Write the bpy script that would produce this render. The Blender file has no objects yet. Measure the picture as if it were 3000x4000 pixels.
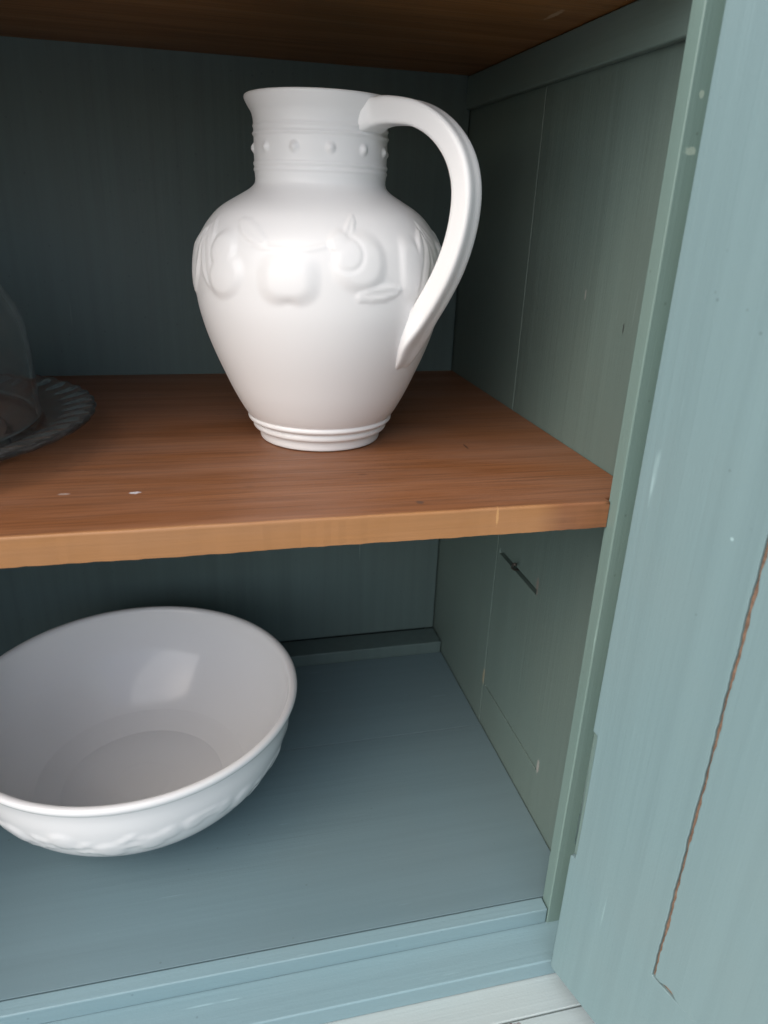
import bpy, bmesh, math, random
from mathutils import Vector, Matrix
R = math.radians
rnd = random.Random(7)
sc = bpy.context.scene
COL = sc.collection

# ------------------------------------------------------------------ camera
cam = bpy.data.cameras.new('camera')
camo = bpy.data.objects.new('camera', cam); COL.objects.link(camo)
cr, cu, cf = Vector((0.97175, -0.23319, 0.03636)), Vector((0.0571, 0.38179, 0.92248)), Vector((0.229, 0.89435, -0.38432))
CAM = Vector((-0.20617, -0.28852, 0.12543))
camo.matrix_world = Matrix(((cr.x, cu.x, -cf.x, CAM.x), (cr.y, cu.y, -cf.y, CAM.y), (cr.z, cu.z, -cf.z, CAM.z), (0, 0, 0, 1)))
cam.sensor_fit = 'VERTICAL'; cam.sensor_height = 24.0; cam.lens = 24.0 * 2849.04 / 4000
cam.clip_start = 0.01; cam.clip_end = 500
cam.dof.use_dof = True; cam.dof.focus_distance = 0.40; cam.dof.aperture_fstop = 9.0
sc.camera = camo

# ------------------------------------------------------------------ daylight, overcast
SUN_DIR = Vector((-0.74, -0.47, 0.94)).normalized()          # towards the light
w = bpy.data.worlds.new('World'); sc.world = w; w.use_nodes = True
nt = w.node_tree; bg = nt.nodes['Background']
sky = nt.nodes.new('ShaderNodeTexSky'); sky.sky_type = 'NISHITA'; sky.sun_disc = False
sky.sun_elevation = math.asin(SUN_DIR.z); sky.sun_rotation = math.atan2(SUN_DIR.x, SUN_DIR.y)
sky.air_density = 1.0; sky.dust_density = 3.5; sky.ozone_density = 1.0
nt.links.new(sky.outputs[0], bg.inputs[0]); bg.inputs[1].default_value = 0.15
sun = bpy.data.lights.new('sun', 'SUN'); sun.energy = 2.0; sun.angle = R(95); sun.color = (1.0, 0.965, 0.915)
suno = bpy.data.objects.new('sun', sun); COL.objects.link(suno)
suno.rotation_euler = (-SUN_DIR).to_track_quat('-Z', 'Y').to_euler(); suno.location = (0, -1, 2)
vs = sc.view_settings
vs.view_transform = 'Standard'; vs.look = 'None'; vs.gamma = 1; vs.use_curve_mapping = False; vs.exposure = 0.40
sc.cycles.max_bounces = 10; sc.cycles.diffuse_bounces = 6; sc.cycles.glossy_bounces = 5; sc.cycles.transmission_bounces = 10
sc.cycles.use_denoising = True
sc.cycles.sample_clamp_indirect = 6

# ------------------------------------------------------------------ materials
class NT:
    def __init__(s, name):
        s.m = bpy.data.materials.new(name); s.m.use_nodes = True; s.t = s.m.node_tree
        s.b = s.t.nodes['Principled BSDF']; s.co = s.n('ShaderNodeTexCoord').outputs['Object']
    def n(s, typ, **kw):
        k = s.t.nodes.new(typ)
        for a, v in kw.items(): setattr(k, a, v)
        return k
    def l(s, a, b): s.t.links.new(a, b)
    def put(s, sock, v):
        if hasattr(v, 'is_linked') or isinstance(v, bpy.types.NodeSocket): s.l(v, sock)
        else: sock.default_value = v
    def mapped(s, scale, loc=(0, 0, 0), rot=(0, 0, 0), src=None):
        k = s.n('ShaderNodeMapping'); s.l(src or s.co, k.inputs[0])
        k.inputs['Location'].default_value = loc; k.inputs['Scale'].default_value = scale; k.inputs['Rotation'].default_value = rot
        return k.outputs[0]
    def noise(s, vec, scale=1, detail=3, rough=.5, dist=0):
        k = s.n('ShaderNodeTexNoise'); s.l(vec, k.inputs['Vector'])
        for a, v in (('Scale', scale), ('Detail', detail), ('Roughness', rough), ('Distortion', dist)): k.inputs[a].default_value = v
        return k.outputs[0]
    def ramp(s, fac, stops):
        k = s.n('ShaderNodeValToRGB'); s.l(fac, k.inputs[0]); e = k.color_ramp.elements
        while len(e) < len(stops): e.new(.5)
        for i, (p, c) in enumerate(stops):
            e[i].position = p; e[i].color = c if isinstance(c, tuple) and len(c) == 4 else ((*c, 1) if isinstance(c, tuple) else (c, c, c, 1))
        return k.outputs[0]
    def mix(s, fac, a, b, mode='MIX'):
        k = s.n('ShaderNodeMix', data_type='RGBA', blend_type=mode)
        s.put(k.inputs[0], fac)
        for i, v in ((6, a), (7, b)):
            if isinstance(v, tuple): k.inputs[i].default_value = (*v, 1) if len(v) == 3 else v
            else: s.l(v, k.inputs[i])
        return k.outputs[2]
    def math(s, op, a, b=0.0, c=0.0):
        k = s.n('ShaderNodeMath', operation=op)
        for i, v in enumerate((a, b, c)): s.put(k.inputs[i], v)
        return k.outputs[0]
    def bump(s, h, strength=.2, dist=.001, normal=None):
        k = s.n('ShaderNodeBump'); s.l(h, k.inputs['Height']); k.inputs['Strength'].default_value = strength; k.inputs['Distance'].default_value = dist
        if normal: s.l(normal, k.inputs['Normal'])
        return k.outputs[0]
    def near(s, p, size, edge=.35):
        """1 inside a ragged ellipsoid about p (object space)"""
        k = s.n('ShaderNodeVectorMath', operation='SUBTRACT'); s.l(s.co, k.inputs[0]); k.inputs[1].default_value = p
        d = s.n('ShaderNodeVectorMath', operation='DIVIDE'); s.l(k.outputs[0], d.inputs[0]); d.inputs[1].default_value = size
        L = s.n('ShaderNodeVectorMath', operation='LENGTH'); s.l(d.outputs[0], L.inputs[0])
        ns = s.noise(s.mapped((1, 1, 1)), 420, 3, .6)
        v = s.math('ADD', L.outputs['Value'], s.math('MULTIPLY', s.math('SUBTRACT', ns, .5), 1.3))
        return s.ramp(v, [(1 - edge, 1.0), (1.0, 0.0)])

def paint(name, col, brush='z', rough=.42, specks=1.0, chips=(), chipcol=(.55, .55, .47), streak=.035, glossvar=.08, relief=.36, warmth=.22):
    t = NT(name)
    st = {'z': (260, 260, 5), 'x': (5, 260, 260), 'y': (260, 5, 260)}[brush]
    br = t.noise(t.mapped(st), 1, 4, .6)                              # brush strokes
    st2 = tuple(v * (.5 if v > 100 else .6) for v in st)
    br2 = t.noise(t.mapped(st2, (3, 1, 2)), 1, 3, .5)
    big = t.noise(t.mapped((9, 9, 9)), 1, 3, .5)
    c1 = tuple(v * (1 - streak) for v in col); c2 = tuple(min(1, v * (1 + streak)) for v in col)
    base = t.mix(t.ramp(br2, [(.3, 0.0), (.7, 1.0)]), c1, c2)
    warm = (col[0] * 1.16, col[1] * .99, col[2] * .93)
    base = t.mix(t.ramp(big, [(.42, 0.0), (.66, warmth)]), base, warm)
    # thin rubbed scratches
    sx = {'z': (320, 320, 9), 'x': (9, 320, 320), 'y': (320, 9, 320)}[brush]
    scr = t.math('MULTIPLY', t.ramp(t.noise(t.mapped(sx, (7, 3, 1)), 1, 2, .5), [(.69, 0.0), (.76, 1.0)]), t.ramp(t.noise(t.mapped((30, 30, 30), (2, 5, 8)), 1, 2, .5), [(.52, 0.0), (.64, .6)]))
    pale = tuple(min(.75, v * 1.55 + .05) for v in col)
    base = t.mix(scr, base, pale)
    # small knocks and dust specks
    vo = t.n('ShaderNodeTexVoronoi', feature='F1'); t.l(t.mapped((62, 62, 62)), vo.inputs['Vector'])
    vo.inputs['Scale'].default_value = 1
    v2 = t.n('ShaderNodeTexVoronoi', feature='F1'); t.l(t.mapped((150, 150, 150), (5, 2, 9)), v2.inputs['Vector']); v2.inputs['Scale'].default_value = 1
    base = t.mix(t.math('MULTIPLY', t.ramp(v2.outputs['Color'], [(.80, 0.0), (.84, .5)]), t.ramp(v2.outputs['Distance'], [(.06, 1.0), (.13, 0.0)])), base, tuple(v * .55 for v in col))
    sel = t.ramp(vo.outputs['Color'], [(.82, 0.0), (.86, 1.0)])
    dot = t.ramp(vo.outputs['Distance'], [(.035, 1.0), (.065, 0.0)])
    base = t.mix(t.math('MULTIPLY', t.math('MULTIPLY', sel, dot), specks), base, pale)
    for p, s, c in chips: base = t.mix(t.near(p, s), base, c)
    t.l(base, t.b.inputs['Base Color'])
    t.l(t.ramp(br2, [(.2, rough - glossvar / 2), (.8, rough + glossvar / 2)]), t.b.inputs['Roughness'])
    t.b.inputs['Specular IOR Level'].default_value = .4
    peel = t.noise(t.mapped((700, 700, 700)), 1, 2, .5)
    h = t.math('ADD', t.math('ADD', br, t.math('MULTIPLY', big, .8)), t.math('MULTIPLY', peel, .25))
    t.l(t.bump(h, relief, .0007), t.b.inputs['Normal'])
    return t.m

def wood(name, c_dark, c_mid, c_light, front=None, rough=.46, marks=(), seed=0., dusty_sheen=.0):
    t = NT(name)
    gv = t.mapped((2.6, 58, 58), (seed, seed * 2, 0))
    g1 = t.noise(gv, 1, 5, .6, .6)
    fine = t.noise(t.mapped((14, 520, 520), (seed, 0, 0)), 1, 3, .6)
    broad = t.noise(t.mapped((1.6, 9, 9), (seed, 3, 1)), 1, 3, .5, .4)
    c = t.ramp(g1, [(.28, c_dark), (.5, c_mid), (.74, c_light)])
    c = t.mix(t.ramp(broad, [(.35, .0), (.7, .35)]), c, tuple(v * .7 for v in c_mid))
    c = t.mix(t.ramp(fine, [(.3, .6), (.55, 0.0)]), c, tuple(v * .5 for v in c_dark))
    if front:                                                          # worn bare front edge
        sp = t.n('ShaderNodeSeparateXYZ'); t.l(t.co, sp.inputs[0])
        wob = t.math('MULTIPLY', t.math('SUBTRACT', t.noise(t.mapped((25, 25, 25)), 1, 3, .6), .5), .0035)
        e = t.math('ADD', sp.outputs['Y'], wob)
        fm = t.ramp(t.math('MULTIPLY', t.math('ADD', e, .01), 50), [(.5 + .02, 1.0), (.5 + .12, 0.0)])
        rx = t.ramp(t.math('ADD', t.math('MULTIPLY', sp.outputs['X'], 10), 1.0), [(.42, 1.0), (.56, 0.12)])
        ec = t.mix(t.ramp(g1, [(.3, 0.0), (.7, 1.0)]), tuple(v * .82 for v in front), front)
        c = t.mix(t.math('MULTIPLY', fm, rx), c, ec)
    if dusty_sheen:
        dn = t.math('MULTIPLY', t.ramp(t.noise(t.mapped((7, 30, 30), (4, 4, 4)), 1, 5, .6), [(.4, 0.0), (.75, 1.0)]), dusty_sheen)
        c = t.mix(dn, c, (.46, .34, .29))  # pinkish mix for patchy dust and the sheen on it
    vs_ = t.n('ShaderNodeTexVoronoi', feature='F1'); t.l(t.mapped((40, 90, 90), (seed, 1, 2)), vs_.inputs['Vector']); vs_.inputs['Scale'].default_value = 1
    sp_ = t.math('MULTIPLY', t.ramp(vs_.outputs['Color'], [(.74, 0.0), (.8, .55)]), t.ramp(vs_.outputs['Distance'], [(.05, 1.0), (.14, 0.0)]))
    c = t.mix(sp_, c, tuple(v * .4 for v in c_dark))
    for p, s, col in marks: c = t.mix(t.near(p, s), c, col)
    t.l(c, t.b.inputs['Base Color'])
    t.l(t.ramp(g1, [(.2, rough + .08), (.8, rough - .06)]), t.b.inputs['Roughness'])
    t.b.inputs['Specular IOR Level'].default_value = .45
    t.l(t.bump(t.math('ADD', fine, t.math('MULTIPLY', g1, 1.5)), .25, .0006), t.b.inputs['Normal'])
    return t.m

def plain(name, col, rough=.5, metal=0.0, noise=.12, scale=80):
    t = NT(name); n = t.noise(t.mapped((scale,) * 3), 1, 4, .6)
    t.l(t.mix(n, tuple(v * (1 - noise) for v in col), tuple(min(1, v * (1 + noise)) for v in col)), t.b.inputs['Base Color'])
    t.b.inputs['Roughness'].default_value = rough; t.b.inputs['Metallic'].default_value = metal
    t.l(t.bump(n, .1, .0005), t.b.inputs['Normal'])
    return t.m

def glaze(name, col, rough=.16, marks=()):
    t = NT(name)
    n = t.noise(t.mapped((22, 22, 22)), 1, 3, .5); f = t.noise(t.mapped((140, 140, 140)), 1, 2, .5)
    c = t.mix(n, tuple(v * .975 for v in col), col)
    for p, s, cc in marks: c = t.mix(t.near(p, s), c, cc)
    t.l(c, t.b.inputs['Base Color']); t.b.inputs['Roughness'].default_value = rough
    t.b.inputs['IOR'].default_value = 1.5; t.b.inputs['Specular IOR Level'].default_value = .36
    t.l(t.bump(t.math('ADD', n, t.math('MULTIPLY', f, .15)), .12, .0012), t.b.inputs['Normal'])
    return t.m

def glass(name, d0=.015, d1=.06):
    t = NT(name)
    d = t.noise(t.mapped((60, 60, 60)), 1, 5, .65)
    t.b.inputs['Base Color'].default_value = (.95, .98, .98, 1)
    t.b.inputs['Transmission Weight'].default_value = 1.0
    t.l(t.ramp(d, [(.4, .01), (.75, .07)]), t.b.inputs['Roughness'])
    t.b.inputs['IOR'].default_value = 1.45
    dust = t.n('ShaderNodeBsdfDiffuse'); dust.inputs[0].default_value = (.55, .56, .56, 1)
    mx = t.n('ShaderNodeMixShader'); t.l(t.ramp(d, [(.35, d0), (.8, d1)]), mx.inputs[0])
    t.l(t.b.outputs[0], mx.inputs[1]); t.l(dust.outputs[0], mx.inputs[2])
    t.l(mx.outputs[0], t.t.nodes['Material Output'].inputs['Surface'])
    return t.m

TEAL = (.170, .258, .272); GREY = (.128, .182, .166); SAGE = (.165, .25, .23)
CHIP = (.52, .55, .46); BROWN = (.20, .085, .045)
M = {
 'door': paint('teal_door_paint', TEAL, 'z', .40, 1.0),
 'floor': paint('teal_floor_paint', (.142, .215, .240), 'x', .38, .9, relief=.2),  # rail's paint darkened, so light falloff inside is part of the colour
 'rail': paint('teal_rail_paint', (.205, .315, .35), 'x', .38, .7),  # same paint as the floor, lightened for light from above
 'stile': paint('sage_stile_paint', SAGE, 'z', .36, .6, chips=[((-.016, -.0072, .1505), (.0034, .002, .0016), (.33, .42, .37)), ((-.0155, -.0072, .170), (.0012, .002, .0016), (.33, .42, .37))]),
 'side': paint('grey_green_side_paint', GREY, 'z', .44, .35, streak=.05, glossvar=.1, chips=[
     ((0, .0897, .0857), (.003, .0007, .0035), (.30, .31, .29)), ((0, .0466, .074), (.003, .0006, .003), (.02, .02, .02)),
     ((0, .171, -.222), (.003, .0018, .008), (.26, .25, .18)), ((0, .066, -.2225), (.003, .0018, .007), (.32, .32, .30)),
     ((0, .1005, -.102), (.003, .002, .008), (.20, .18, .16))]),
 'back': paint('grey_green_back_paint', (.096, .142, .139), 'z', .5, .1, streak=.08),  # darker copy of the side paint, compartment shade put into it
 'cleat': paint('sage_cleat_paint', (.15, .215, .20), 'y', .42, .3),
 'counter': paint('white_counter_paint', (.37, .44, .445), 'x', .45, .5, chips=[((-.066, -.0535, -.289), (.011, .0025, .004), (.10, .035, .03))], chipcol=(.3, .2, .1)),
 'shelf': wood('stained_shelf_wood', (.180, .067, .023), (.232, .090, .034), (.285, .120, .050), front=(.375, .178, .064), dusty_sheen=.14, marks=[
     ((-.2403, .0429, 0), (.0030, .0016, .002), (.52, .50, .52)), ((-.2713, .0456, 0), (.0030, .0012, .002), (.36, .27, .23)),
     ((-.0615, .0917, 0), (.0007, .005, .002), (.06, .025, .015)), ((-.078, 0, -.004), (.0007, .003, .006), (.50, .27, .11)),
     ((-.112, .012, 0), (.0022, .0022, .002), (.11, .06, .04))]),
 'shelf_top': wood('stained_top_shelf_wood', (.19, .080, .026), (.32, .145, .042), (.42, .205, .066), seed=4.3, rough=.42, marks=[
     ((-.026, .112, .2175), (.002, .012, .003), (.48, .33, .2))]),
 'bare': plain('bare_brown_wood', (.19, .118, .08), .8, noise=.97, scale=300),
 'board': plain('dark_carcass_board', (.018, .018, .017), .8),  # near-black colour stands in for shade in the gap behind the floor
 'jug': glaze('white_jug_glaze', (.83, .83, .825), .30),
 'bowl': glaze('white_bowl_glaze', (.79, .795, .80), .12),
 'glass': glass('dusty_clear_glass'), 'plate': glass('frosted_plate_glass', .008, .04),
 'hinge': paint('painted_hinge', (.15, .225, .21), 'z', .35, .2),
 'nail': plain('rusty_nail', (.10, .085, .075), .5, .6),
 'ground': plain('grey_paving', (.28, .275, .26), .85, noise=.3, scale=6),  # for the added sheet that bounces light, out of view
}

# ------------------------------------------------------------------ mesh helpers
def link(name, verts, faces, mat, parent=None, smooth=False, bevel=0, seg=2):
    me = bpy.data.meshes.new(name); me.from_pydata([tuple(v) for v in verts], [], faces); me.update()
    bm = bmesh.new(); bm.from_mesh(me); bmesh.ops.remove_doubles(bm, verts=bm.verts, dist=1e-7); bmesh.ops.recalc_face_normals(bm, faces=bm.faces); bm.to_mesh(me); bm.free()
    o = bpy.data.objects.new(name, me); COL.objects.link(o); me.materials.append(mat)
    if parent: o.parent = parent
    if smooth: me.polygons.foreach_set('use_smooth', [True] * len(me.polygons))
    if bevel:
        b = o.modifiers.new('edge', 'BEVEL'); b.width = bevel; b.segments = seg; b.limit_method = 'ANGLE'; b.angle_limit = R(40); b.harden_normals = False
        me.polygons.foreach_set('use_smooth', [True] * len(me.polygons))
        wn = o.modifiers.new('wn', 'WEIGHTED_NORMAL'); wn.keep_sharp = True
    return o
def boxv(x0, x1, y0, y1, z0, z1):
    v = [(x, y, z) for x in (x0, x1) for y in (y0, y1) for z in (z0, z1)]
    f = [(0, 1, 3, 2), (4, 6, 7, 5), (0, 4, 5, 1), (2, 3, 7, 6), (0, 2, 6, 4), (1, 5, 7, 3)]
    return v, f
def box(name, a, mat, parent, bevel=.0008, **k): v, f = boxv(*a); return link(name, v, f, mat, parent, bevel=bevel, **k)
def prism(poly, a0, a1, axis):
    """poly of 2-D points, extruded along axis; x: (y,z)  z: (x,y)  y: (x,z)"""
    P = {'x': lambda p, a: (a, p[0], p[1]), 'y': lambda p, a: (p[0], a, p[1]), 'z': lambda p, a: (p[0], p[1], a)}[axis]
    n = len(poly); v = [P(p, a0) for p in poly] + [P(p, a1) for p in poly]
    f = [tuple(range(n)), tuple(range(2 * n - 1, n - 1, -1))] + [(i, i + n, (i + 1) % n + n, (i + 1) % n) for i in range(n)]
    return v, f
def merge(*parts):
    V, F = [], []
    for v, f in parts:
        o = len(V); V += list(v); F += [tuple(i + o for i in q) for q in f]
    return V, F
def empty(name, loc, label=None, cat=None, parent=None):
    o = bpy.data.objects.new(name, None); COL.objects.link(o); o.location = loc; o.empty_display_size = .05
    if parent: o.parent = parent
    if label: o['label'] = label; o['category'] = cat
    return o

# ------------------------------------------------------------------ unseen sheet added below to bounce daylight upwards
gz = -.95
g = link('ground', [(-60, -60, gz), (60, -60, gz), (60, 60, gz), (-60, 60, gz)], [(0, 1, 2, 3)], M['ground']); g['kind'] = 'structure'

# ------------------------------------------------------------------ the cupboard
D, Ht, Hf, ts, S = .30, .2175, .2647, .0134, .0208
yA, yB, hB, yD, hE = .002, -.007, .0116, -.0304, .0127
XL, ZT = -.515, .30
zL = -Hf - hB; zC = zL - hE
cup = empty('cupboard', (0, 0, 0), 'teal painted wooden cupboard with brown stained shelves and an open door', 'cupboard')

def recessed_plank(name, y0, y1, z0, z1, recs, mat):
    """board in the plane x=0 facing -x, with grooves (ya, yb, za, zb, depth) sunk into it"""
    ys = sorted({y0, y1, *[r[0] for r in recs], *[r[1] for r in recs]}); zs = sorted({z0, z1, *[r[2] for r in recs], *[r[3] for r in recs]})
    def dep(i, j):
        if not (0 <= i < len(ys) - 1 and 0 <= j < len(zs) - 1): return None
        a, b = (ys[i] + ys[i + 1]) / 2, (zs[j] + zs[j + 1]) / 2
        for r in recs:
            if r[0] < a < r[1] and r[2] < b < r[3]: return r[4]
        return 0.0
    V, F = [], []
    def quad(*p): F.append(tuple(range(len(V), len(V) + 4))); V.extend(p)
    for i in range(len(ys) - 1):
        for j in range(len(zs) - 1):
            d = dep(i, j); a, b, c, e = ys[i], ys[i + 1], zs[j], zs[j + 1]
            quad((d, a, c), (d, b, c), (d, b, e), (d, a, e))
            for (di, dj, p, q) in ((1, 0, (b, c), (b, e)), (0, 1, (a, e), (b, e))):
                d2 = dep(i + di, j + dj)
                if d2 is not None and abs(d2 - d) > 1e-9: quad((d, *p), (d, *q), (d2, *q), (d2, *p))
    bx = .018
    for a, b in zip(ys, ys[1:]): quad((0, a, z0), (0, b, z0), (bx, b, z0), (bx, a, z0)); quad((0, a, z1), (0, b, z1), (bx, b, z1), (bx, a, z1))
    for a, b in zip(zs, zs[1:]): quad((0, y0, a), (0, y0, b), (bx, y0, b), (bx, y0, a)); quad((0, y1, a), (0, y1, b), (bx, y1, b), (bx, y1, a))
    quad((bx, y0, z0), (bx, y1, z0), (bx, y1, z1), (bx, y0, z1))
    return link(name, V, F, mat, cup, bevel=.0005)

recessed_plank('side_board', .0045, .1694, zC - .02, ZT, [(.101, .1655, -.1085, -.1045, .006), (.068, .1655, -.2275, -.2260, .0018)], M['side'])
recessed_plank('side_board', .1702, .335, zC - .02, ZT, [], M['side'])
box('side_board', (XL - .018, XL, .0045, .335, zC - .02, ZT), M['side'], cup)  # unseen left side, set close in to cut light reaching the back
box('frame_stile', (XL - .05, XL, yD, .0043, zC + .0004, ZT), M['stile'], cup)
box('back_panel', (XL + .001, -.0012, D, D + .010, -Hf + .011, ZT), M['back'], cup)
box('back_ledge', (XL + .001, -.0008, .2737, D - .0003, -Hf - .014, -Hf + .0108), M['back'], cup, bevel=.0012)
box('carcass_back', (XL + .001, -.0008, .3255, .3345, zC - .02, ZT - .01), M['board'], cup)
box('carcass_base', (XL + .001, -.0008, .018, .3245, zC - .018, -Hf - .02), M['board'], cup)
# floor: two boards with a joint
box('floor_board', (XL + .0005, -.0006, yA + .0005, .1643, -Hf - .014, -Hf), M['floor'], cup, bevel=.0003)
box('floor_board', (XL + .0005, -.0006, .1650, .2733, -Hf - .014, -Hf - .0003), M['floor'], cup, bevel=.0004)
# brown shelves
def wavy_shelf(name, z1, z0, mat, y0, y1, notch):
    # front edge slightly uneven and worn round; right end notched behind the stile
    xs = [XL + .001 + i * (abs(XL) - .001 - S - .0004) / 150 for i in range(151)]
    prof = [(.0000, -1), (.0000, -.10), (.0001, -.04), (.0005, -.010), (.0009, 0)]
    V, F = [], []
    n = len(prof)
    for k, x in enumerate(xs):
        wob = .00018 * math.sin(x * 61) + .00012 * math.sin(x * 143 + 1) + rnd.uniform(-.00008, .00008)
        wz = .00012 * math.sin(x * 47 + 2)
        for (py, pz) in prof:
            z = z0 if pz == -1 else z1 + pz * (z1 - z0)
            V.append((x, y0 + py + wob * (1 if pz != 0 else .5), z + (wz + rnd.uniform(-.00015, .00015) if pz == -1 else (0 if pz == 0 else wz * .3))))
        V.append((x, y1, z1)); V.append((x, y1, z0))
    m = n + 2
    for k in range(len(xs) - 1):
        for j in range(m):
            a = k * m + j; b = k * m + (j + 1) % m; F.append((a, b, b + m, a + m))
    F.append(tuple(range(m))); F.append(tuple((len(xs) - 1) * m + j for j in range(m - 1, -1, -1)))
    v2, f2 = boxv(-S - .0004, -.0007, notch, y1, z0, z1)
    V, F = merge((V, F), (v2, f2))
    me = link(name, V, F, mat, cup)
    for p in me.data.polygons: p.use_smooth = len(p.vertices) == 4 and abs(p.normal.x) < .5
    return me
sh = wavy_shelf('shelf', 0, -ts, M['shelf'], 0, D - .0006, yA + .003)
for p in sh.data.polygons:
    if p.area > 1.5e-5: p.use_smooth = False
box('shelf', (XL + .001, -.0007, .010, D - .0006, Ht, Ht + ts), M['shelf_top'], cup, bevel=.0012)
box('shelf_cleat', (-.0054, .0001, .0046, D - .0008, Ht - .0222, Ht - .0004), M['cleat'], cup, bevel=.0012)
# face frame
box_rail = merge(prism([(yA, -Hf), (yB, -Hf), (yB, zL), (yA, zL)], XL, -S - .0005, 'x'))
link('bottom_rail', *box_rail, M['rail'], cup, bevel=.0009, seg=3)
link('bottom_ledge', *prism([(yA - .0002, zL - .0002), (yD, zL), (yD, zC + .0002), (yA - .0002, zC + .0002)], XL, -.0094, 'x'), M['rail'], cup, bevel=.0011, seg=3)
link('frame_stile', *prism([(-S, yA), (-S, yB), (-S + hB, yB), (-S + hB, yD), (.045, yD), (.045, .0043), (0.0, .0043), (0.0, yA)], zC + .0004, ZT, 'z'), M['stile'], cup, bevel=.0009, seg=3)
# white counter below
box('counter_board', (XL - .03, .16, -.0500, .335, zC - .016, zC), M['counter'], cup, bevel=.0008)
box('counter_board', (XL - .03, .16, -.16, -.0507, zC - .016, zC - .0002), M['counter'], cup, bevel=.0008)
# bent nail in the old groove
def tube(pts, rad, n=8, closed=False):
    V, F = [], []; pts = [Vector(p) for p in pts]
    up = Vector((0, 0, 1))
    for i, p in enumerate(pts):
        t = (pts[min(i + 1, len(pts) - 1)] - pts[max(i - 1, 0)]).normalized()
        a = t.cross(up if abs(t.z) < .9 else Vector((1, 0, 0))).normalized(); b = t.cross(a)
        r = rad[i] if isinstance(rad, (list, tuple)) else rad
        for k in range(n): V.append(p + (a * math.cos(2 * math.pi * k / n) + b * math.sin(2 * math.pi * k / n)) * r)
    for i in range(len(pts) - 1):
        for k in range(n): F.append((i * n + k, i * n + (k + 1) % n, (i + 1) * n + (k + 1) % n, (i + 1) * n + k))
    F.append(tuple(range(n))); F.append(tuple(range(len(V) - 1, len(V) - n - 1, -1)))
    return V, F
link('nail', *tube([(.004, .134, -.1063), (-.002, .1335, -.1058), (-.0045, .132, -.1035), (-.005, .130, -.0995), (-.0042, .1275, -.0985)], [.0009, .0009, .0009, .0009, .0012]), M['nail'], cup, smooth=True)

# ------------------------------------------------------------------ the open door
hx, hy, ang, zb, pw, zp = -.0320, -.0352, .2678, -.2736, .0597, -.2049
dv = Vector((math.sin(ang), -math.cos(ang), 0)); tv = Vector((math.cos(ang), math.sin(ang), 0))   # along the door; into its thickness
DT, DH, DWD = .019, .60, .36
def dpt(t, d, z): return Vector((hx, hy, 0)) + dv * t + tv * d + Vector((0, 0, z))
def door_slab(poly, d0, d1):
    n = len(poly); v = [dpt(t, d0, z) for t, z in poly] + [dpt(t, d1, z) for t, z in poly]
    f = [tuple(range(n)), tuple(range(2 * n - 1, n - 1, -1))] + [(i, i + n, (i + 1) % n + n, (i + 1) % n) for i in range(n)]
    return v, f
zt = zb + DH
door = link('door', *door_slab([(.03, zb + .03), (DWD - .03, zb + .03), (DWD - .03, zt - .03), (.03, zt - .03)], .0015, DT - .004), M['bare'], cup)
jr = random.Random(3)
def jag(a, b, step, amp):
    n = max(2, int((b - a) / step)); o = []; e = 0
    for i in range(n + 1):
        e = .6 * e + jr.uniform(-amp, amp); o.append((a + (b - a) * i / n, e))
    return o
# frame (stile and bottom rail), notched for the hinge leaf
crack_f = [(pw + e, z) for z, e in jag(zp - .0004, zt - .05, .0022, .00022)]
rail_top = [(t, zp + e - (.0007 if t < pw + .015 else .0)) for t, e in jag(pw + .001, DWD - .06, .003, .0001)]
frame = [(0, zb + .001), (.001, zb), (DWD, zb), (DWD, zt), (0, zt), (0, -.1058), (.0012, -.1062), (.0030, -.1066), (.0032, -.11), (.0036, -.16), (.0036, -.182), (.0030, -.1866), (.0010, -.1868), (0, -.1872)]
# the opening is cut as a C-shaped outline
frame = ([(0, zb + .0015), (.0015, zb), (DWD, zb), (DWD, zp)] + [(t, z) for t, z in reversed(rail_top)] + crack_f +
         [(pw, zt), (0, zt), (0, -.1058), (.0012, -.1062), (.0030, -.1066), (.0032, -.11), (.0036, -.16), (.0036, -.182), (.0030, -.1866), (.0010, -.1868), (0, -.1872)])
link('door_frame', *door_slab(frame, 0, DT), M['door'], door, bevel=.0005)
crack_p = [(pw + .0018 + e, z) for z, e in jag(zp + .0010, zt - .05, .0020, .00034)]
bot_p = [(t, zp + e + (.0009 if t < pw + .006 else (.0024 if t < pw + .0135 else .00018))) for t, e in jag(pw + .002, DWD - .06, .003, .00008)]
panel = bot_p + [(DWD - .005, zp + .0003), (DWD - .005, zt - .004), (pw + .0016, zt - .004)] + list(reversed(crack_p))
link('door_panel', *door_slab(panel, -.0002, .0012), M['door'], door, bevel=.0003)
link('hinge', *door_slab([(.0002, -.1866), (.0034, -.1864), (.0030, -.1068), (.0002, -.1064)], .0022, .0045), M['hinge'], door, bevel=.0004)
kn = tube([dpt(-.0035, DT * .55, -.187), dpt(-.0035, DT * .55, -.106)], .0032, 14)
link('hinge_knuckle', *kn, M['hinge'], door, smooth=True)

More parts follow.
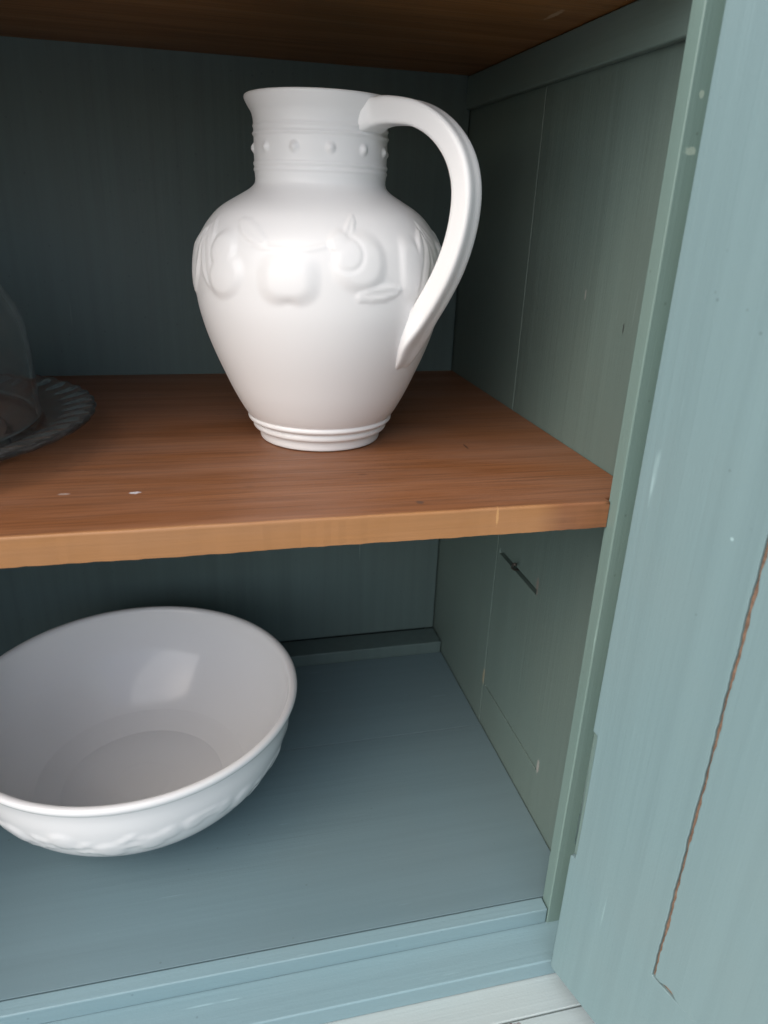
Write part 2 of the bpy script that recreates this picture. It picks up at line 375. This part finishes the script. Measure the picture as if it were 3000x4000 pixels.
# ------------------------------------------------------------------ relief helpers
def smooth(x): x = max(0., min(1., x)); return x * x * (3 - 2 * x)
def pillow(d, e=.28): return 0. if d >= 1 else (smooth((1 - d) / (e * 1.5)) * .7 + .3 * (1 - d * d))
def blob(u, v, cu_, cv_, ru, rv, h, rot=0., p=2.0, e=.28):
    a, b = u - cu_, v - cv_; c, s = math.cos(rot), math.sin(rot); a, b = (a * c + b * s) / ru, (-a * s + b * c) / rv
    return h * pillow((abs(a) ** p + abs(b) ** p) ** (1 / p), e)
def leaf(u, v, cu_, cv_, L, Wd, h, rot):
    a, b = u - cu_, v - cv_; c, s = math.cos(rot), math.sin(rot); a, b = a * c + b * s, -a * s + b * c
    if abs(a) >= L: return 0.
    hw = Wd * (1 - (a / L) ** 2) ** .8 * (1 + .04 * math.sin(a / L * 12))
    d = abs(b) / max(hw, 1e-6)
    if d >= 1: return 0.
    return .8 * h * (smooth((1 - d) / .4) * (.62 + .38 * d) - .22 * math.exp(-(b / .0006) ** 2) + .03 * math.sin((a + abs(b)) * 1800) * d)

# ------------------------------------------------------------------ white jug
JX, JY = -.1412, .1255
toc = Vector((CAM.x - JX, CAM.y - JY, 0)).normalized(); a_cam = math.atan2(toc.y, toc.x)
a_h = math.atan2(-.77662, .62997)                                        # handle azimuth
prof = [(0, .0030), (.020, .0030), (.0270, .0022), (.0310, .0002), (.0335, .0000), (.0347, .0010), (.0350, .0048), (.0356, .0060), (.0378, .0066), (.0386, .0078), (.0386, .0092), (.0380, .0104), (.0400, .0112), (.0413, .0124), (.0414, .0136), (.0411, .0148), (.0422, .0162),
        (.0450, .0208), (.0492, .0290), (.0529, .0374), (.0584, .0507), (.0628, .0636), (.0658, .0764), (.0667, .0887), (.0662, .0984), (.0643, .1079), (.0608, .1148), (.0552, .1219), (.0497, .1264), (.0420, .1309), (.0372, .1337), (.0346, .1360), (.0338, .1380),
        (.0338, .1405), (.0340, .1420), (.0344, .1428), (.0343, .1437), (.0340, .1445), (.0345, .1456), (.0344, .1466), (.0340, .1475), (.0341, .1530), (.0340, .1578), (.0343, .1588), (.0347, .1598), (.0341, .1608), (.0341, .1622), (.0345, .1632), (.0341, .1643), (.0342, .1668), (.0348, .1696), (.0360, .1718), (.0372, .1742), (.0378, .1758), (.0377, .1768), (.0371, .1773),
        (.0362, .1768), (.0345, .1735), (.0325, .1690), (.0315, .1600), (.0310, .1400), (.0330, .1345), (.0450, .1270), (.0600, .1110), (.0635, .0900), (.0600, .0640), (.0490, .0370), (.0380, .0160), (.0300, .0090), (0, .0080)]
def resample(pr, outer_end, sub):
    out = []
    for i in range(len(pr) - 1):
        p0, p1, p2, p3 = pr[max(i - 1, 0)], pr[i], pr[i + 1], pr[min(i + 2, len(pr) - 1)]
        k = sub(i)
        for j in range(k):
            t = j / k
            f = lambda a, b, c, d: .5 * (2 * b + (c - a) * t + (2 * a - 5 * b + 4 * c - d) * t * t + (3 * b - a - 3 * c + d) * t ** 3)
            out.append((max(0, f(p0[0], p1[0], p2[0], p3[0])), f(p0[1], p1[1], p2[1], p3[1]), i < outer_end))
    out.append((pr[-1][0], pr[-1][1], False)); return out
prof = [(r, z * .9853 if z < .136 else .134 + (z - .136) * .985) for r, z in prof]
rp = resample(prof, 55, lambda i: (9 if .06 < prof[i][1] < .125 else (8 if .144 < prof[i][1] < .157 else 3)) if i < 55 else 2)
apple_d = R(15)
def jug_relief(az, z):
    z = z - .0066 * max(0., math.cos(az))
    """az: angle from the direction to the camera, positive to the camera's right; u in metres along the girth"""
    h = 0.
    Rm = .066
    for rep in range(3):
        off = rep * R(120)
        a = (az - off + math.pi) % (2 * math.pi) - math.pi
        if abs(a) > R(100): continue
        u = a * Rm
        # apple with a cleft below
        ua, va = u - R(-13) * Rm, z - .0868
        ap = blob(u, z, R(-13) * Rm, .0868, .0160, .0132, .0036, 0, 2.7, .36)
        ap = max(0., ap - .0012 * math.exp(-(ua / .0030) ** 2 - ((va + .0128) / .0034) ** 2))
        h = max(h, ap)
        # plump pear to the left, leaf over it
        h = max(h, blob(u, z, R(-44) * Rm, .0880, .0138, .0118, .0027, .2), blob(u, z, R(-46) * Rm, .0995, .0108, .0105, .0025, .2))
        h = max(h, leaf(u, z, R(-70) * Rm, .0960, .0175, .0075, .0028, R(72)), leaf(u, z, R(-58) * Rm, .1050, .013, .0050, .0017, R(120)))
        # swag line and leaves above the apple
        sw = z - (.1022 - .0030 * math.cos((u - R(-13) * Rm) / .0125)) ; 
        if abs(u - R(-13) * Rm) < .022: h = max(h, .0009 * math.exp(-(sw / .0012) ** 2) * smooth((.022 - abs(u - R(-13) * Rm)) / .006))
        h = max(h, leaf(u, z, R(-32) * Rm, .1075, .0125, .0042, .0017, R(-28)))
        # rounded fruit with petals to the right
        fr = blob(u, z, R(16) * Rm, .0955, .0150, .0150, .0027, 0, 2.2)
        fr -= .0007 * math.exp(-((math.hypot(u - R(11) * Rm, z - .0985) - .0075) / .0010) ** 2) * (1 if fr > 0 else 0)
        h = max(h, fr, blob(u, z, R(8) * Rm, .1035, .0065, .0060, .0025))
        h = max(h, leaf(u, z, R(25) * Rm, .0815, .0130, .0042, .0019, R(10)), leaf(u, z, R(13) * Rm, .1095, .0075, .0026, .0020, R(60)))
        h = max(h, blob(u, z, R(42) * Rm, .0935, .0085, .0165, .0022, 0, 3.0), leaf(u, z, R(62) * Rm, .0960, .0150, .0070, .0022, R(110)))
    return h
NA = 420
V, F = [], []
for (r, z, outer) in rp:
    for k in range(NA):
        a = 2 * math.pi * k / NA
        rr = r
        if outer:
            az = a_cam - a                                               # decreasing angle turns to the camera's right... sign fixed below
            az = -((a - a_cam + math.pi) % (2 * math.pi) - math.pi) * -1
            if .070 < z < .124: rr += .62 * jug_relief(az, z)
            if .145 < z < .157:                                          # row of beads round the neck
                q = (az + R(81)) / R(29.6); q = (q - round(q)) * R(29.6) * .034
                d = math.hypot(q, z - .1507) / .0031
                rr += .0014 * (smooth((1 - d) / .9) if d < 1 else 0)
        if z > .160 and r > .028:                                        # pouring lip opposite the handle
            da = abs((a - a_h - math.pi + math.pi) % (2 * math.pi) - math.pi)
            rr += .0036 * smooth((z - .160) / .0175) * math.exp(-(da / R(34)) ** 2)
        V.append((rr * math.cos(a), rr * math.sin(a), z))
nr = len(rp)
for i in range(nr - 1):
    for k in range(NA):
        a, b = i * NA + k, i * NA + (k + 1) % NA; F.append((a, b, b + NA, a + NA))
jug = empty('jug', (JX, JY, 0.0003), 'white glazed jug with fruit relief and looped handle on the brown shelf', 'jug')
link('body', V, F, M['jug'], jug, smooth=True)
# handle: strap swept in the plane of the handle azimuth
hp = [(.0280, .1654, .0092, .0128), (.0335, .1662, .0078, .0104), (.0380, .1670, .0067, .0086), (.0459, .1676, .0064, .0080), (.0605, .1657, .0058, .0073), (.0729, .1600, .0056, .0071), (.0825, .1510, .0056, .0070), (.0879, .1404, .0055, .0070), (.0895, .1287, .0055, .0070), (.0878, .1145, .0055, .0071), (.0830, .0996, .0056, .0073), (.0760, .0862, .0057, .0075), (.0692, .0752, .0056, .0080), (.0645, .0672, .0052, .0090), (.0612, .0608, .0044, .0092), (.0586, .0548, .0036, .0078), (.0562, .0500, .0028, .0062), (.0547, .0472, .0016, .0042)]
def cr_spline(P, k):
    out = []
    for i in range(len(P) - 1):
        p = [P[max(i - 1, 0)], P[i], P[i + 1], P[min(i + 2, len(P) - 1)]]
        for j in range(k):
            t = j / k
            out.append(tuple(.5 * (2 * b + (c - a) * t + (2 * a - 5 * b + 4 * c - d) * t * t + (3 * b - a - 3 * c + d) * t ** 3) for a, b, c, d in zip(*p)))
    out.append(P[-1]); return out
H = cr_spline([(a, b, c * .93, d * (.90 if b > .07 else 1.0)) for a, b, c, d in hp], 7)
# cross-section: flattened octagon-like strap (ridged edges)
sec = []
for k in range(48):
    a = 2 * math.pi * k / 48; c, s = math.cos(a), math.sin(a)
    pw_ = 7.0; q = (abs(c) ** pw_ + abs(s) ** pw_) ** (-1 / pw_)
    x, y = q * c, q * s
    if x > 0: x -= .07 * math.exp(-(y / .42) ** 2)                       # shallow groove down the outer face
    sec.append((x, y))
V, F = [], []
ch, shn = math.cos(a_h), math.sin(a_h)
for i, (rho, z, ra, rb) in enumerate(H):
    a, b = H[max(i - 1, 0)], H[min(i + 1, len(H) - 1)]
    tx, tz = b[0] - a[0], b[1] - a[1]; L = math.hypot(tx, tz); tx /= L; tz /= L
    nx, nz = -tz, tx                                                     # outward normal in the handle plane
    if i < 20 and False: pass
    for (sx, sy) in sec:
        bx = 0.0
        o = rho + nx * sx * ra, z + nz * sx * ra
        lat = sy * rb
        V.append((o[0] * ch - lat * shn, o[0] * shn + lat * ch, o[1]))
ns = len(sec)
for i in range(len(H) - 1):
    for k in range(ns): F.append((i * ns + k, i * ns + (k + 1) % ns, (i + 1) * ns + (k + 1) % ns, (i + 1) * ns + k))
F.append(tuple(range(ns))); F.append(tuple(range(len(V) - 1, len(V) - ns - 1, -1)))
link('handle', V, F, M['jug'], jug, smooth=True)

# ------------------------------------------------------------------ white bowl
BX, BY = -.2640, .1405
bp = [(0, .0035), (.040, .0035), (.0425, .0005), (.0450, .0000), (.0470, .0008), (.0478, .0040), (.0500, .0068), (.0600, .0120), (.0720, .0195), (.0840, .0300), (.0930, .0410), (.0995, .0540), (.1030, .0660), (.1048, .0770), (.1062, .0825), (.1074, .0842), (.1084, .0860), (.1085, .0878), (.1076, .0890), (.1058, .0893), (.1040, .0885), (.1028, .0860), (.1015, .0760),
      (.0985, .0640), (.0940, .0520), (.0870, .0395), (.0772, .0264), (.0700, .0182), (.0648, .0132), (.0624, .0110), (.0611, .0099), (.0600, .0093), (.0585, .0091), (.0400, .0091), (.0215, .0091), (.0185, .00925), (.0150, .0091), (.0090, .0091), (.0050, .0090), (0, .0090)]
rb_ = resample(bp, 15, lambda i: 8 if 7 <= i <= 13 else 3)
br_ = random.Random(11)
feats = []
u = 0
while u < 2 * math.pi - .1:
    kd = br_.choice('fflb'); zz = br_.uniform(.047, .060)
    feats.append((kd, u + br_.uniform(-.03, .03), zz, br_.uniform(.8, 1.2), br_.uniform(-1.2, 1.2))); u += br_.uniform(.09, .15)
def bowl_relief(a, z):
    h = 0.
    for kd, c, zz, s, ro in feats:
        da = (a - c + math.pi) % (2 * math.pi) - math.pi
        if abs(da) > .3: continue
        x = da * .1
        if kd == 'f': h = max(h, blob(x, z, 0, zz, .0085 * s, .0090 * s, .0026 * s))
        elif kd == 'l': h = max(h, leaf(x, z, 0, zz, .0150 * s, .0055 * s, .0022, ro))
        else:
            for q in range(5): h = max(h, blob(x, z, .005 * math.cos(q * 1.26 + ro), zz + .005 * math.sin(q * 1.26 + ro), .0036, .0036, .0020))
    return .36 * h * smooth((z - .026) / .008) * smooth((.076 - z) / .006)
NB = 260; V, F = [], []
for (r, z, outer) in rb_:
    for k in range(NB):
        a = 2 * math.pi * k / NB; rr = r
        if outer and .026 < z < .076: rr += bowl_relief(a, z)
        V.append((rr * math.cos(a), rr * math.sin(a), z))
for i in range(len(rb_) - 1):
    for k in range(NB):
        a, b = i * NB + k, i * NB + (k + 1) % NB; F.append((a, b, b + NB, a + NB))
bowl = link('bowl', V, F, M['bowl'], smooth=True); bowl.location = (BX, BY, -Hf + .0003)
bowl['label'] = 'wide white bowl with embossed outside on the cupboard floor'; bowl['category'] = 'bowl'

# ------------------------------------------------------------------ glass plate and dome
PX, PY, PR = -.3820, .1319, .1155
pp = [(0, .0002), (.066, .0002), (.070, .0010), (.084, .0058), (.098, .0100), (.108, .0122), (.1138, .0132), (.1155, .0142), (.1155, .0158), (.1140, .0166), (.1080, .0158), (.0975, .0134), (.084, .0096), (.068, .0046), (.064, .0038), (0, .0036)]
rr_ = resample(pp, 99, lambda i: 4); NP = 240; V, F = [], []
for (r, z, _) in rr_:
    for k in range(NP):
        a = 2 * math.pi * k / NP; q = smooth((r - .092) / .016)
        rr = r * (1 + q * .004 * math.cos(48 * a)); zz = z + q * .0004 * math.cos(48 * a) * (1 if z > .0128 else .3)
        V.append((rr * math.cos(a), rr * math.sin(a), zz))
for i in range(len(rr_) - 1):
    for k in range(NP):
        a, b = i * NP + k, i * NP + (k + 1) % NP; F.append((a, b, b + NP, a + NP))
plate = link('cake_plate', V, F, M['plate'], smooth=True); plate.location = (PX, PY, .0004)
plate['label'] = 'clear glass plate with fluted rim at the left end of the shelf'; plate['category'] = 'plate'
dp = [(.0870, .0020), (.0866, .0130), (.0862, .0300), (.0856, .0430), (.0838, .0545), (.0800, .0645), (.0735, .0745), (.0640, .0840), (.0500, .0925), (.0330, .0985), (.0160, .1010), (.0105, .1025), (.0085, .1060), (.0100, .1105), (.0130, .1145), (.0125, .1185), (.0080, .1215), (0, .1225)]
do = resample(dp, 99, lambda i: 4)
inn = [(max(0, r - .0028), z - .0024) for r, z, _ in do if z < .0985 and r > .03] + [(0, .0975)]
ring = [(r, z) for r, z, _ in do]
full = list(reversed(ring)) + [(inn[0][0] + .001, .0012)] + [(r, max(z, .0014)) for r, z in inn]
V, F = [], []; ND = 128
for r, z in full:
    for k in range(ND):
        a = 2 * math.pi * k / ND; V.append((r * math.cos(a), r * math.sin(a), z))
for i in range(len(full) - 1):
    for k in range(ND):
        a, b = i * ND + k, i * ND + (k + 1) % ND; F.append((a, b, b + ND, a + ND))
dome = link('glass_dome', V, F, M['glass'], smooth=True); dome.location = (PX, PY, .0104)
dome['label'] = 'clear glass dome cover standing on the fluted glass plate'; dome['category'] = 'glass dome'
